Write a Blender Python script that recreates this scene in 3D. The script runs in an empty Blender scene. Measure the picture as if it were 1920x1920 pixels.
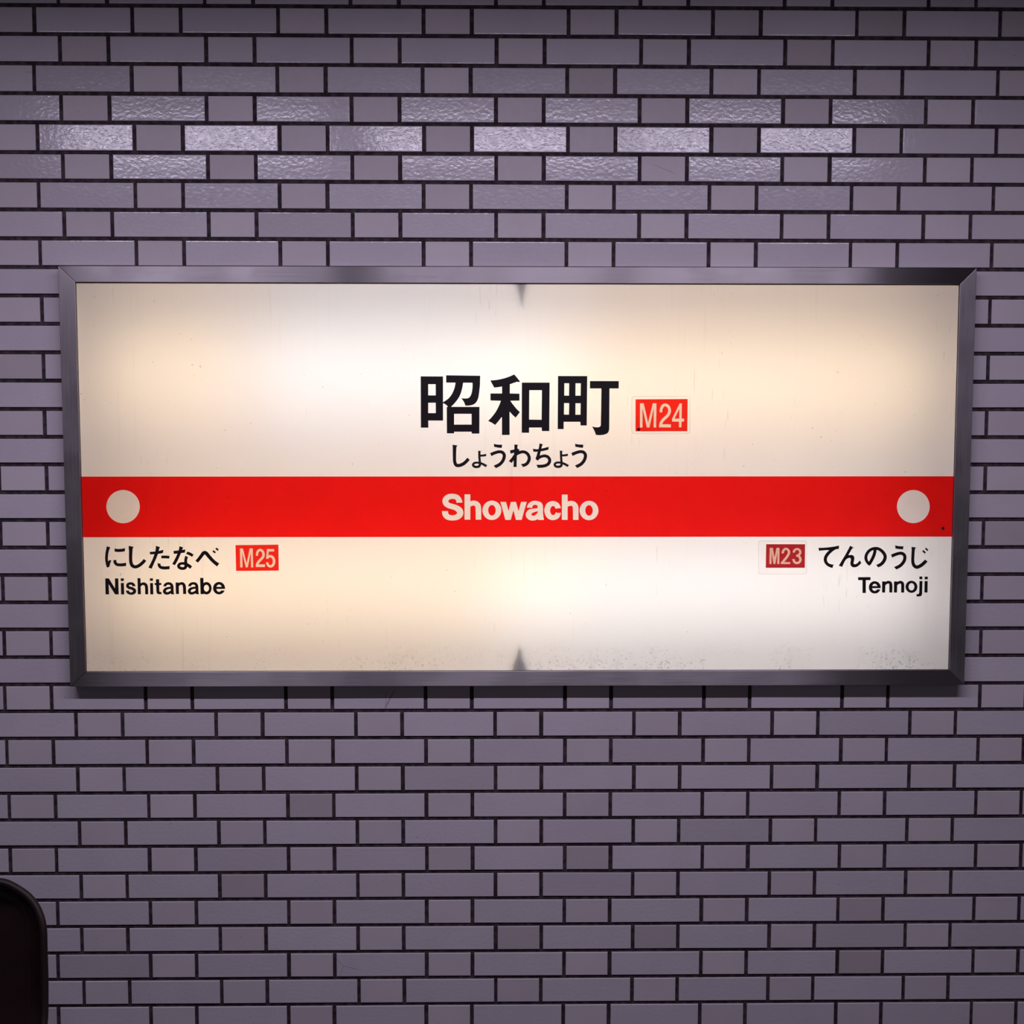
import bpy, bmesh, math, random
import numpy as np
from mathutils import Matrix, Vector

# ------------------------------------------------------------------ camera / world / lights
SC = bpy.context.scene
COL = SC.collection
F_PX, RA, RB, RC = 1950.0, 0.06209, -0.01307, 0.00081        # focal length in px, camera tilt / turn / roll
TU, TV, DIST = 1134.54, 1076.39, 2623.87                     # foot of the camera on the wall (mm), distance (mm)
CAM_H = 1.70                                                 # camera height over the platform floor (m)

def rot(a, b, c):
    ca, sa, cb, sb, cc, sc = np.cos(a), np.sin(a), np.cos(b), np.sin(b), np.cos(c), np.sin(c)
    X = np.array([[1, 0, 0], [0, ca, -sa], [0, sa, ca]])
    Y = np.array([[cb, 0, sb], [0, 1, 0], [-sb, 0, cb]])
    Z = np.array([[cc, -sc, 0], [sc, cc, 0], [0, 0, 1]])
    return Z @ X @ Y
RM = rot(RA, RB, RC)

def W(u, v, w=0.0):                       # wall millimetres (right, down, into the wall) -> world metres
    return Vector(((u - TU) / 1000, w / 1000, CAM_H - (v - TV) / 1000))

def on_plane(x, y, w=0.0):                # where a sight line of the photograph meets the plane w (mm) in front of the wall
    d = RM.T @ np.array([(x - 960) / F_PX, (y - 960) / F_PX, 1.0])
    s = (DIST + w) / d[2]
    return W(d[0] * s + TU, d[1] * s + TV, w)

def to_px(p):
    q = RM @ np.array([p.x * 1000, (CAM_H - p.z) * 1000, p.y * 1000 + DIST])
    return 960 + F_PX * q[0] / q[2], 960 + F_PX * q[1] / q[2]

cam_d = bpy.data.cameras.new('camera')
cam_d.sensor_width = 36
cam_d.lens = F_PX / 1920 * 36
cam_d.clip_start = 0.05
cam = bpy.data.objects.new('camera', cam_d)
COL.objects.link(cam)
ax = [RM.T @ np.array(e) for e in ((1, 0, 0), (0, -1, 0), (0, 0, -1))]
wv = [Vector((a[0], a[2], -a[1])) for a in ax]
cam.matrix_world = Matrix(((wv[0].x, wv[1].x, wv[2].x, 0), (wv[0].y, wv[1].y, wv[2].y, -DIST / 1000),
                           (wv[0].z, wv[1].z, wv[2].z, CAM_H), (0, 0, 0, 1)))
SC.camera = cam

world = bpy.data.worlds.new('station_hall')
SC.world = world
world.use_nodes = True
bg = world.node_tree.nodes['Background']
bg.inputs['Color'].default_value = (1.0, 0.84, 1.0, 1)
bg.inputs['Strength'].default_value = 0.045

LAMP_Y, LAMP_Z = -1.48, CAM_H + 1.19      # the row of ceiling tubes parallel to the wall
LAMP_SEGS = [(-1.70, -0.66), (-0.50, 0.46), (0.49, 1.47)]
LAMP_W_PER_M = 16.6
for i, (a, b) in enumerate(LAMP_SEGS):
    light_name = ('ceiling_tube_left_offscreen', 'ceiling_tube_middle_offscreen', 'ceiling_tube_right_offscreen')[i]
    ld = bpy.data.lights.new(light_name, 'AREA')
    ld.shape = 'RECTANGLE'
    ld.size = b - a
    ld.size_y = 0.034
    ld.energy = LAMP_W_PER_M * (b - a)
    ld.color = (0.885, 0.80, 1.0)
    lo = bpy.data.objects.new(light_name, ld)
    lo.location = ((a + b) / 2, LAMP_Y, LAMP_Z)
    COL.objects.link(lo)

vs = SC.view_settings
vs.view_transform = 'Standard'
vs.look = 'None'
vs.gamma = 1
vs.use_curve_mapping = False
vs.exposure = 0.0

# ------------------------------------------------------------------ helpers
R = random.Random(7)

def mat(name):
    m = bpy.data.materials.new(name)
    m.use_nodes = True
    nt = m.node_tree
    for n in list(nt.nodes):
        nt.nodes.remove(n)
    out = nt.nodes.new('ShaderNodeOutputMaterial')
    return m, nt, out

class G:                                   # tiny node-graph helper
    def __init__(s, nt): s.nt = nt
    def n(s, t, **kw):
        nd = s.nt.nodes.new(t)
        for k, v in kw.items():
            if k.startswith('i_'):
                nd.inputs[k[2:].replace('_', ' ')].default_value = v
            else:
                setattr(nd, k, v)
        return nd
    def link(s, a, b): s.nt.links.new(a, b)
    def m(s, op, a, b=None, c=None, clamp=False):
        nd = s.nt.nodes.new('ShaderNodeMath')
        nd.operation = op
        nd.use_clamp = clamp
        for i, v in enumerate((a, b, c)):
            if v is None: continue
            if isinstance(v, (int, float)): nd.inputs[i].default_value = v
            else: s.link(v, nd.inputs[i])
        return nd.outputs[0]
    def ramp(s, v, lo, hi, a=0.0, b=1.0):
        nd = s.nt.nodes.new('ShaderNodeMapRange')
        nd.interpolation_type = 'SMOOTHSTEP'
        s.link(v, nd.inputs['Value'])
        for k, x in (('From Min', lo), ('From Max', hi), ('To Min', a), ('To Max', b)):
            nd.inputs[k].default_value = x
        return nd.outputs[0]
    def noise(s, vec, scale, detail=2.0, rough=0.5):
        nd = s.nt.nodes.new('ShaderNodeTexNoise')
        nd.inputs['Scale'].default_value = scale
        nd.inputs['Detail'].default_value = detail
        nd.inputs['Roughness'].default_value = rough
        s.link(vec, nd.inputs['Vector'])
        return nd.outputs['Fac']
    def scaled(s, vec, sc, off=(0, 0, 0)):
        nd = s.nt.nodes.new('ShaderNodeMapping')
        nd.inputs['Scale'].default_value = sc
        nd.inputs['Location'].default_value = off
        s.link(vec, nd.inputs['Vector'])
        return nd.outputs[0]
    def mix(s, f, a, b, blend='MIX'):
        nd = s.nt.nodes.new('ShaderNodeMix')
        nd.data_type = 'RGBA'
        nd.blend_type = blend
        for i, v in ((0, f), (6, a), (7, b)):
            if isinstance(v, (int, float)): nd.inputs[i].default_value = v
            elif isinstance(v, tuple): nd.inputs[i].default_value = v if len(v) == 4 else (*v, 1)
            else: s.link(v, nd.inputs[i])
        return nd.outputs[2]

def new_obj(name, me, material=None, parent=None, loc=None):
    o = bpy.data.objects.new(name, me)
    COL.objects.link(o)
    if material is not None and len(me.materials) == 0:
        me.materials.append(material)
    if parent is not None:
        o.parent = parent
    if loc is not None:
        o.location = loc
    return o

def mesh_from(name, verts, faces, smooth=False):
    me = bpy.data.meshes.new(name)
    me.from_pydata([tuple(v) for v in verts], [], faces)
    if smooth:
        me.polygons.foreach_set('use_smooth', [True] * len(me.polygons))
    me.update()
    return me

def box_into(vs_, fs_, lo, hi):
    b = len(vs_)
    for z in (lo[2], hi[2]):
        for y in (lo[1], hi[1]):
            for x in (lo[0], hi[0]):
                vs_.append((x, y, z))
    for f in ((0, 2, 3, 1), (4, 5, 7, 6), (0, 1, 5, 4), (2, 6, 7, 3), (0, 4, 6, 2), (1, 3, 7, 5)):
        fs_.append(tuple(b + i for i in f))

def tag(o, label=None, cat=None, group=None, kind=None):
    if label: o['label'] = label
    if cat: o['category'] = cat
    if group: o['group'] = group
    if kind: o['kind'] = kind
    return o

def principled(name, col, rough=0.5, metal=0.0, spec=0.5):
    m, nt, out = mat(name)
    g = G(nt)
    p = g.n('ShaderNodeBsdfPrincipled')
    p.inputs['Base Color'].default_value = (*col, 1)
    p.inputs['Roughness'].default_value = rough
    p.inputs['Metallic'].default_value = metal
    p.inputs['Specular IOR Level'].default_value = spec
    g.link(p.outputs[0], out.inputs[0])
    return m, g, p

# ------------------------------------------------------------------ materials: wall
def tile_material(name, base, alt, rough_lo, rough_hi, bump_h, grime=.28, island=False):
    m, nt, out = mat(name)
    g = G(nt)
    pos = g.n('ShaderNodeNewGeometry')
    P = pos.outputs['Position']
    rnd = pos.outputs['Random Per Island'] if island else g.n('ShaderNodeObjectInfo').outputs['Random']
    c = g.mix(rnd, base, alt)
    cloud = g.noise(P, 9.0, 3.0)
    c = g.mix(g.ramp(cloud, 0.35, 0.75, 0.0, 0.16), c, (alt[0] * 0.78, alt[1] * 0.74, alt[2] * 0.74))
    # odd tiles are a touch dirtier
    c = g.mix(g.ramp(rnd, 0.90, 0.97, 0.0, grime), c, (0.30, 0.26, 0.25))
    # small chips, specks and hairline scratches
    sp = g.noise(P, 210.0, 1.0)
    gate = g.noise(P, 14.0, 1.0)
    speck = g.m('MULTIPLY', g.ramp(sp, 0.745, 0.765), g.ramp(gate, 0.54, 0.60))
    faint = g.m('MULTIPLY', g.ramp(g.noise(P, 150.0, 1.0), 0.715, 0.76), g.ramp(g.noise(P, 6.0, 1.0), 0.40, 0.58))
    streak = g.m('MULTIPLY', g.ramp(g.noise(g.scaled(P, (.35, 1, 1.6)), 55.0, 3.0, .6), .60, .80), g.ramp(g.noise(P, 3.5, 1.0), .50, .70))
    c = g.mix(g.m('ADD', g.m('MULTIPLY', faint, .30), g.m('MULTIPLY', streak, .10)), c, (0.13, 0.10, 0.10))
    off = g.n('ShaderNodeVectorMath', operation='ADD')
    cmb = g.n('ShaderNodeCombineXYZ')
    g.link(g.m('MULTIPLY', rnd, 37.0), cmb.inputs[0])
    g.link(g.m('MULTIPLY', rnd, 91.0), cmb.inputs[2])
    g.link(P, off.inputs[0])
    g.link(cmb.outputs[0], off.inputs[1])
    PO = off.outputs[0]
    warp = g.n('ShaderNodeTexVoronoi', feature='DISTANCE_TO_EDGE')
    warp.inputs['Scale'].default_value = 3.3
    g.link(g.scaled(PO, (1.0, 1.0, 0.8)), warp.inputs['Vector'])
    crack = g.m('MULTIPLY', g.ramp(warp.outputs['Distance'], 0.0, 0.0035, 1.0, 0.0), g.ramp(g.noise(PO, 5.0, 1.0), 0.66, 0.72))
    dirt = g.m('MAXIMUM', g.m('MULTIPLY', speck, 0.8), g.m('MULTIPLY', crack, 0.42))
    c = g.mix(dirt, c, (0.035, 0.025, 0.03))
    p = g.n('ShaderNodeBsdfPrincipled')
    g.link(c, p.inputs['Base Color'])
    rn = g.noise(P, 60.0, 2.0)
    g.link(g.ramp(rn, 0.3, 0.7, rough_lo, rough_hi), p.inputs['Roughness'])
    if bump_h:
        h = g.m('ADD', g.noise(g.scaled(P, (0.75, 1, 1)), 125.0, 1.5, 0.45), g.m('MULTIPLY', g.noise(P, 48.0, 1.0), 0.35))
        b = g.n('ShaderNodeBump')
        b.inputs['Strength'].default_value = 1.0
        b.inputs['Distance'].default_value = bump_h
        g.link(h, b.inputs['Height'])
        g.link(b.outputs[0], p.inputs['Normal'])
    g.link(p.outputs[0], out.inputs[0])
    return m

STR_A, STR_B = (0.60, 0.555, 0.62), (0.545, 0.50, 0.565)
HDR_A, HDR_B = (0.60, 0.545, 0.595), (0.525, 0.47, 0.515)
M_STR = tile_material('glazed_stretcher_tile', STR_A, STR_B, 0.13, 0.18, 0.00037, .13)
M_HDR = tile_material('matt_header_tile', HDR_A, HDR_B, 0.55, 0.68, 0.0)
M_FIELD = tile_material('tile_field', STR_A, HDR_B, 0.30, 0.40, 0.0003, island=True)

M_MORTAR, g, p = principled('dark_mortar', (0.02, 0.013, 0.017), 0.9, 0, 0.2)
gp = g.n('ShaderNodeNewGeometry').outputs['Position']
g.link(g.mix(g.ramp(g.noise(gp, 60.0, 3.0), 0.35, 0.7), (0.030, 0.020, 0.026), (0.072, 0.054, 0.066)), p.inputs['Base Color'])

# ------------------------------------------------------------------ wall with every tile laid on it
PITCH, LONG, SHIFT, ROW = 355.808, 237.87, 178.568, 70.0
JOINT = 9.6
# small laying errors of each course: sideways shift (mm) at both ends, and height errors of the bed joints
CX = {0: (0.8, 2.5), 1: (1.0, 3.5), 2: (-3.2, 0.9), 3: (0, .3), 4: (1.1, 1.6), 5: (1.1, .9), 6: (0, -2.3), 7: (.3, 1.4),
      8: (-.2, -2.3), 10: (.2, -2.9), 12: (.4, -3.3), 14: (-.4, -3.2), 16: (.8, -2.3), 18: (.1, -2.8), 20: (.9, -2.3),
      22: (.7, -1.5), 24: (-1.8, .8), 25: (-2.5, -1.4), 26: (-.5, 0), 27: (-1.1, -.6), 28: (1.1, -1.9), 29: (.2, -2.6),
      30: (-.3, 1.9), 31: (.5, -2.7), 32: (-1.3, 1.1), 33: (-.9, -.3), 34: (-3.5, 2.8), 35: (.8, -2.1), 36: (-6, 1.9)}
LV = [.4, -.8, -.9, .5, .6, 2.5, .8, 1.5, 1.6, 1.9, 1.5, 1, 1.6, 1.5, 2.1, 1.5, .4, .3, .1, -.3, -.5, -1, -2.1, -1.2, -1.1, -2,
      -1.8, -.4, .7, .3, 1, 1, 1.2, 1.4, 1.6, 1.7, 1.8]
RV = [-4.5, -3.4, -1.3, -.3, -.3, .8, 1.8, .7, .9, .7, .3, .3, 0, .4, -.3, .1, -.7, -.3, -1.4, -.5, -.8, -.8, -1.5, -1.5, .5,
      -1.3, -.6, -1.2, -1.4, 0, -.8, -.5, .2, .6, 1.7, 1.7, 2.7]

def bed(k, u):
    i = min(max(k, 0), 36)
    t = min(max(u / 2450.0, 0), 1)
    return k * ROW + LV[i] * (1 - t) + RV[i] * t
def shift(k, u):
    c = CX.get(k)
    if c is None:
        a, b = CX.get(k - 1), CX.get(k + 1)
        c = ((a[0] + b[0]) / 2, (a[1] + b[1]) / 2) if a and b else (0, 0)
    t = min(max(u / 2400.0, 0), 1)
    return c[0] * (1 - t) + c[1] * t

FRAME_W = -32.0                            # front of the sign frame, mm in front of the tile faces
PANEL_W = -26.0
OUT_PX = [(108.8, 498.5), (1831.3, 502.4), (1808.0, 1284.4), (131.6, 1287.8)]      # frame outline TL TR BR BL
IN_PX = [(140.6, 528.6), (1800.4, 532.8), (1780.0, 1256.4), (160.4, 1260.2)]
OUTER = [on_plane(x, y, FRAME_W) for x, y in OUT_PX]
INNER = [on_plane(x, y, FRAME_W) for x, y in IN_PX]
HX0 = max(OUTER[0].x, OUTER[3].x) + 0.022     # opening in the wall that takes the light box
HX1 = min(OUTER[1].x, OUTER[2].x) - 0.022
HZ1 = min(OUTER[0].z, OUTER[1].z) - 0.022
HZ0 = max(OUTER[2].z, OUTER[3].z) + 0.022

WX0, WX1, WZ1 = -3.4, 3.4, 2.95
vsx, fsx = [], []
for lo, hi in (((WX0, .0034, 0), (HX0, .22, WZ1)), ((HX1, .0034, 0), (WX1, .22, WZ1)),
               ((HX0, .0034, 0), (HX1, .22, HZ0)), ((HX0, .0034, HZ1), (HX1, .22, WZ1))):
    box_into(vsx, fsx, lo, hi)
wall = new_obj('wall_back', mesh_from('wall_back', vsx, fsx), M_MORTAR)
tag(wall, 'station wall of pale mauve glazed tiles with black recessed joints', kind='structure')

def tile_geometry(w, h):                   # one glazed tile: body, arris, slightly raised rim, dished face
    rings = [(0, 0, .0075), (0, 0, .0008), (.0006, .0006, .0001), (.0020, .0020, -.00006), (.0075, .0075, .0)]
    v = []
    for dx, dz, y in rings:
        a, b = w / 2 - dx, h / 2 - dz
        v += [(-a, y, -b), (a, y, -b), (a, y, b), (-a, y, b)]
    f = []
    for r in range(len(rings) - 1):
        for i in range(4):
            j = (i + 1) % 4
            f.append((r * 4 + i, r * 4 + j, r * 4 + 4 + j, r * 4 + 4 + i))
    f.append((16, 17, 18, 19))
    return v, f

tile_cache = {}
def tile_mesh(kind, w, h):
    key = (kind, round(w * 1000), round(h * 2000))
    if key not in tile_cache:
        v, f = tile_geometry(w, h)
        me = mesh_from(kind, v, f)
        me.materials.append(M_STR if kind == 'stretcher_tile' else M_HDR)
        tile_cache[key] = me
    return tile_cache[key]

field_v, field_f = [], []
for k in range(-3, 40):
    for n in range(-8, 14):
        base = n * PITCH if k % 2 == 0 else n * PITCH + SHIFT
        for kind, u0, u1 in (('stretcher_tile', base, base + LONG), ('header_tile', base + LONG, base + PITCH)):
            jit = R.uniform(-.5, .5)
            u0 += shift(k, u0) + JOINT / 2 + jit
            u1 += shift(k, u1) - JOINT / 2 + jit
            um = (u0 + u1) / 2
            v0, v1 = bed(k, um) + JOINT / 2, bed(k + 1, um) - JOINT / 2
            a, b = W(u0, v1), W(u1, v0)                       # lower left, upper right
            x0, x1, z0, z1 = a.x, b.x, a.z, b.z
            tilt = (R.gauss(0, .0022), R.gauss(0, .0022), R.gauss(0, .0012))
            if x1 < WX0 + .02 or x0 > WX1 - .02 or z1 > WZ1 or z0 < 0.0:
                continue
            x0, x1 = max(x0, WX0), min(x1, WX1)
            if x0 < HX1 and x1 > HX0 and z0 < HZ1 and z1 > HZ0:      # meets the opening of the light box: cut to fit
                cuts = [(x0, min(x1, HX0 - .002), z0, z1), (max(x0, HX1 + .002), x1, z0, z1),
                        (x0, x1, z0, min(z1, HZ0 - .002)), (x0, x1, max(z0, HZ1 + .002), z1)]
                cuts = [c for c in cuts if c[1] - c[0] > .012 and c[3] - c[2] > .012]
                if not cuts:
                    continue
                x0, x1, z0, z1 = max(cuts, key=lambda c: (c[1] - c[0]) * (c[3] - c[2]))
            px0, py0 = to_px(Vector((x0, 0, z1)))
            px1, py1 = to_px(Vector((x1, 0, z0)))
            hidden = x0 > OUTER[0].x + .02 and x1 < OUTER[1].x - .02 and z1 < OUTER[0].z - .012 and z0 > OUTER[3].z + .012
            seen = px1 > 1 and px0 < 1919 and py1 > 1 and py0 < 1919 and not hidden
            ctr = Vector(((x0 + x1) / 2, R.uniform(-.0004, .0004), (z0 + z1) / 2))
            if seen:
                o = new_obj(kind, tile_mesh(kind, x1 - x0, z1 - z0), None, wall, ctr)
                o.rotation_euler = (tilt[0], tilt[2], tilt[1])
            else:
                v, f = tile_geometry(x1 - x0, z1 - z0)
                s = len(field_v)
                field_v += [(p_[0] + ctr.x, p_[1] + ctr.y, p_[2] + ctr.z) for p_ in v]
                field_f += [tuple(i + s for i in q) for q in f]
field = new_obj('tile_field', mesh_from('tile_field', field_v, field_f), M_FIELD, wall)
tag(field, kind='stuff')

# floor and ceiling of the platform
M_FLOOR, g, p = principled('terrazzo_floor', (0.10, 0.09, 0.095), 0.45)
gp = g.n('ShaderNodeNewGeometry').outputs['Position']
g.link(g.mix(g.ramp(g.noise(gp, 120.0, 3.0), .35, .65), (0.07, 0.062, 0.068), (0.13, 0.12, 0.125)), p.inputs['Base Color'])
v_, f_ = [], []
box_into(v_, f_, (WX0, -2.95, -.12), (WX1, .22, 0))
tag(new_obj('floor', mesh_from('floor', v_, f_), M_FLOOR), 'grey terrazzo platform floor', kind='structure')
M_BED, g, p = principled('dark_track_bed', (0.03, 0.026, 0.027), 0.9, 0, .2)
gp = g.n('ShaderNodeNewGeometry').outputs['Position']
g.link(g.mix(g.noise(gp, 15.0, 4.0), (0.015, 0.012, 0.013), (0.045, 0.04, 0.04)), p.inputs['Base Color'])
v_, f_ = [], []
box_into(v_, f_, (-9, -11, -1.3), (9, -2.95, -1.1))
box_into(v_, f_, (-9, -2.95, -1.3), (9, .22, -.12))
tag(new_obj('floor_track_bed', mesh_from('floor_track_bed', v_, f_), M_BED), 'dark track bed below the platform edge', kind='structure')
M_CEIL, g, p = principled('painted_ceiling', (0.16, 0.145, 0.155), 0.8)
gp = g.n('ShaderNodeNewGeometry').outputs['Position']
g.link(g.mix(g.noise(gp, 3.0, 3.0), (0.13, 0.115, 0.125), (0.19, 0.17, 0.185)), p.inputs['Base Color'])
v_, f_ = [], []
box_into(v_, f_, (WX0, -2.2, WZ1), (WX1, .22, WZ1 + .1))
tag(new_obj('ceiling', mesh_from('ceiling', v_, f_), M_CEIL), 'grey painted platform ceiling', kind='structure')

# ceiling light fittings above the row of tubes
M_FIT, g, p = principled('lamp_housing', (0.6, 0.6, 0.62), 0.5)
gp = g.n('ShaderNodeNewGeometry').outputs['Position']
g.link(g.mix(g.noise(gp, 20.0, 2.0), (0.55, 0.55, 0.57), (0.66, 0.66, 0.68)), p.inputs['Base Color'])
fit = bpy.data.objects.new('ceiling_light', None)
COL.objects.link(fit)
fit.location = ((LAMP_SEGS[0][0] + LAMP_SEGS[-1][1]) / 2, LAMP_Y, WZ1)
tag(fit, 'long white batten tube light on the ceiling in front of the tiled wall', 'light')
for a, b in LAMP_SEGS:
    a, b = a - fit.location.x, b - fit.location.x
    v_, f_ = [], []
    box_into(v_, f_, (a, -.045, LAMP_Z + .012 - WZ1), (b, .045, 0))
    new_obj('housing', mesh_from('lamp_housing', v_, f_), M_FIT, fit)
    for x in (a, b):
        v_, f_ = [], []
        box_into(v_, f_, (x - .012, -.032, LAMP_Z - .03 - WZ1), (x + .012, .032, LAMP_Z + .012 - WZ1))
        new_obj('lamp_holder', mesh_from('lamp_holder', v_, f_), M_FIT, fit)

# ------------------------------------------------------------------ station sign: light box, frame, panel
SIGN_O = Vector(((OUTER[0].x + OUTER[1].x) / 2, 0.0, (OUTER[2].z + OUTER[3].z) / 2))
sign = bpy.data.objects.new('station_sign', None)
COL.objects.link(sign)
sign.location = SIGN_O
tag(sign, 'backlit white station name sign with red stripe and steel frame on tiled wall', 'sign')

# brushed steel: the rails are brushed hard along their length, the uprights are more worn
def steel(name, aniso, r0, r1):
    m, nt, out = mat(name)
    g = G(nt)
    p = g.n('ShaderNodeBsdfPrincipled')
    p.inputs['Metallic'].default_value = 1.0
    p.inputs['Anisotropic'].default_value = aniso
    uvn = g.n('ShaderNodeUVMap', uv_map='brush')
    fine = g.noise(g.scaled(uvn.outputs[0], (900.0, 6.0, 1.0)), 1.0, 2.0)
    g.link(g.mix(fine, (0.40, 0.365, 0.395), (0.50, 0.46, 0.49)), p.inputs['Base Color'])
    gp = g.n('ShaderNodeNewGeometry').outputs['Position']
    g.link(g.m('ADD', g.ramp(fine, .3, .7, r0, r1), g.ramp(g.noise(gp, 7.0, 3.0), .4, .7, -.03, .05)), p.inputs['Roughness'])
    tg = g.n('ShaderNodeTangent', direction_type='UV_MAP', uv_map='brush')
    g.link(tg.outputs[0], p.inputs['Tangent'])
    g.link(p.outputs[0], out.inputs[0])
    return m
M_STEEL = steel('brushed_steel', 1.0, .34, .41)
M_STEEL_UP = steel('worn_brushed_steel', .25, .42, .49)

def frame_bar(i):
    j = (i + 1) % 4
    o0, o1, n0, n1 = OUTER[i], OUTER[j], INNER[i], INNER[j]
    along = (o1 - o0).normalized()
    gap = along * .00025
    q = [o0 + gap, o1 - gap, n1 - gap, n0 + gap]
    bm = bmesh.new()
    fr = [bm.verts.new((c.x - SIGN_O.x, FRAME_W / 1000, c.z - SIGN_O.z)) for c in q]
    bk = [bm.verts.new((c.x - SIGN_O.x, .004, c.z - SIGN_O.z)) for c in q]
    bm.faces.new(fr[::-1])
    bm.faces.new(bk)
    for a in range(4):
        b = (a + 1) % 4
        bm.faces.new((fr[a], fr[b], bk[b], bk[a]))
    bmesh.ops.recalc_face_normals(bm, faces=bm.faces)
    front = [e for e in bm.edges if all(abs(v.co.y - FRAME_W / 1000) < 1e-6 for v in e.verts)]
    bmesh.ops.bevel(bm, geom=front, offset=.0009, segments=2, affect='EDGES', profile=.5)
    uv = bm.loops.layers.uv.new('brush')
    across = Vector((along.z, 0, -along.x))
    for f in bm.faces:
        for l in f.loops:
            l[uv].uv = (l.vert.co.dot(across) + l.vert.co.y, l.vert.co.dot(along))
    me = bpy.data.meshes.new('frame_bar')
    bm.to_mesh(me)
    bm.free()
    return new_obj('frame_bar', me, M_STEEL if i % 2 == 0 else M_STEEL_UP, sign)
for i in range(4):
    frame_bar(i)

def loc3(px, py, w):                       # photograph px -> sign-local point on the plane w
    p_ = on_plane(px, py, w)
    return Vector((p_.x - SIGN_O.x, p_.y, p_.z - SIGN_O.z))

# rubber gasket between frame and panel
M_RUBBER, g, p = principled('black_gasket', (0.02, 0.013, 0.016), 0.6)
gp = g.n('ShaderNodeNewGeometry').outputs['Position']
g.link(g.mix(g.noise(gp, 40.0, 2.0), (0.012, 0.008, 0.01), (0.03, 0.022, 0.026)), p.inputs['Base Color'])
GI = [(142.8, 531.0), (1797.8, 535.0), (1777.6, 1254.8), (162.8, 1258.6)]
v_, f_ = [], []
for (ox, oy), (gx, gy) in zip(IN_PX, GI):
    sx, sy = (-1 if ox < 960 else 1), (-1 if oy < 900 else 1)
    v_ += [loc3(ox + sx * 4, oy + sy * 4, PANEL_W - 1.5), loc3(gx, gy, PANEL_W - 1.5), loc3(gx, gy, PANEL_W + .5)]
for i in range(4):
    a, b = i * 3, ((i + 1) % 4) * 3
    f_ += [(a, a + 1, b + 1, b), (a + 1, a + 2, b + 2, b + 1)]
new_obj('gasket', mesh_from('gasket', v_, f_), M_RUBBER, sign)

# light box interior with its fluorescent tubes
M_BOX, g, p = principled('white_box_lining', (0.80, 0.79, 0.77), 0.7)
gp = g.n('ShaderNodeNewGeometry').outputs['Position']
g.link(g.mix(g.noise(gp, 6.0, 2.0), (0.76, 0.75, 0.73), (0.83, 0.82, 0.80)), p.inputs['Base Color'])
bx0 = max(INNER[0].x, INNER[3].x) - SIGN_O.x - .006
bx1 = min(INNER[1].x, INNER[2].x) - SIGN_O.x + .006
bz0 = max(INNER[2].z, INNER[3].z) - SIGN_O.z - .007
bz1 = min(INNER[0].z, INNER[1].z) - SIGN_O.z + .007
BACK = .17
v_, f_ = [], []
yf = PANEL_W / 1000 + .0008
box_into(v_, f_, (bx0, BACK, bz0), (bx1, BACK + .004, bz1))
new_obj('light_box_back', mesh_from('light_box_back', v_, f_), M_BOX, sign)
M_BOXS, g, p = principled('grey_box_sides', (0.08, 0.078, 0.08), 0.7)
gp = g.n('ShaderNodeNewGeometry').outputs['Position']
g.link(g.mix(g.noise(gp, 6.0, 2.0), (0.06, 0.058, 0.06), (0.10, 0.098, 0.10)), p.inputs['Base Color'])
v_, f_ = [], []
box_into(v_, f_, (bx0, yf, bz0), (bx0 + .004, BACK, bz1))
box_into(v_, f_, (bx1 - .004, yf, bz0), (bx1, BACK, bz1))
box_into(v_, f_, (bx0 + .004, yf, bz0), (bx1 - .004, BACK, bz0 + .004))
box_into(v_, f_, (bx0 + .004, yf, bz1 - .004), (bx1 - .004, BACK, bz1))
new_obj('light_box', mesh_from('light_box', v_, f_), M_BOXS, sign)

TUBE_L = 7.3
def lit_tube(name, col, k):
    m, nt, out = mat(name)
    g = G(nt)
    em = g.n('ShaderNodeEmission')
    em.inputs['Color'].default_value = (*col, 1)
    em.inputs['Strength'].default_value = TUBE_L * k
    g.link(em.outputs[0], out.inputs[0])
    return m
M_TUBE_DAY = lit_tube('lit_daylight_tube', (0.97, 0.985, 1.0), 1.0)
M_TUBE_WARM = lit_tube('lit_warm_tube', (1.0, 0.785, 0.52), 1.03)
TUBE_Y, TUBE_R = .128, .016
def tube(xa, xb, yp, m):
    a, b = loc3(xa, yp, 0), loc3(xb, yp, 0)
    v_, f_ = [], []
    N = 14
    for x in (a.x, b.x):
        for i in range(N):
            t = 2 * math.pi * i / N
            v_.append((x, TUBE_Y + TUBE_R * math.cos(t), a.z + TUBE_R * math.sin(t)))
    for i in range(N):
        j = (i + 1) % N
        f_.append((i, j, N + j, N + i))
    f_ += [tuple(range(N)), tuple(range(2 * N - 1, N - 1, -1))]
    new_obj('fluorescent_tube', mesh_from('fluorescent_tube', v_, f_), m, sign)
tube(190, 460, 698, M_TUBE_WARM)
tube(480, 1060, 698, M_TUBE_DAY)
tube(935, 1745, 712, M_TUBE_WARM)
tube(210, 1060, 1092, M_TUBE_WARM)
tube(935, 1735, 1104, M_TUBE_DAY)

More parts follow.
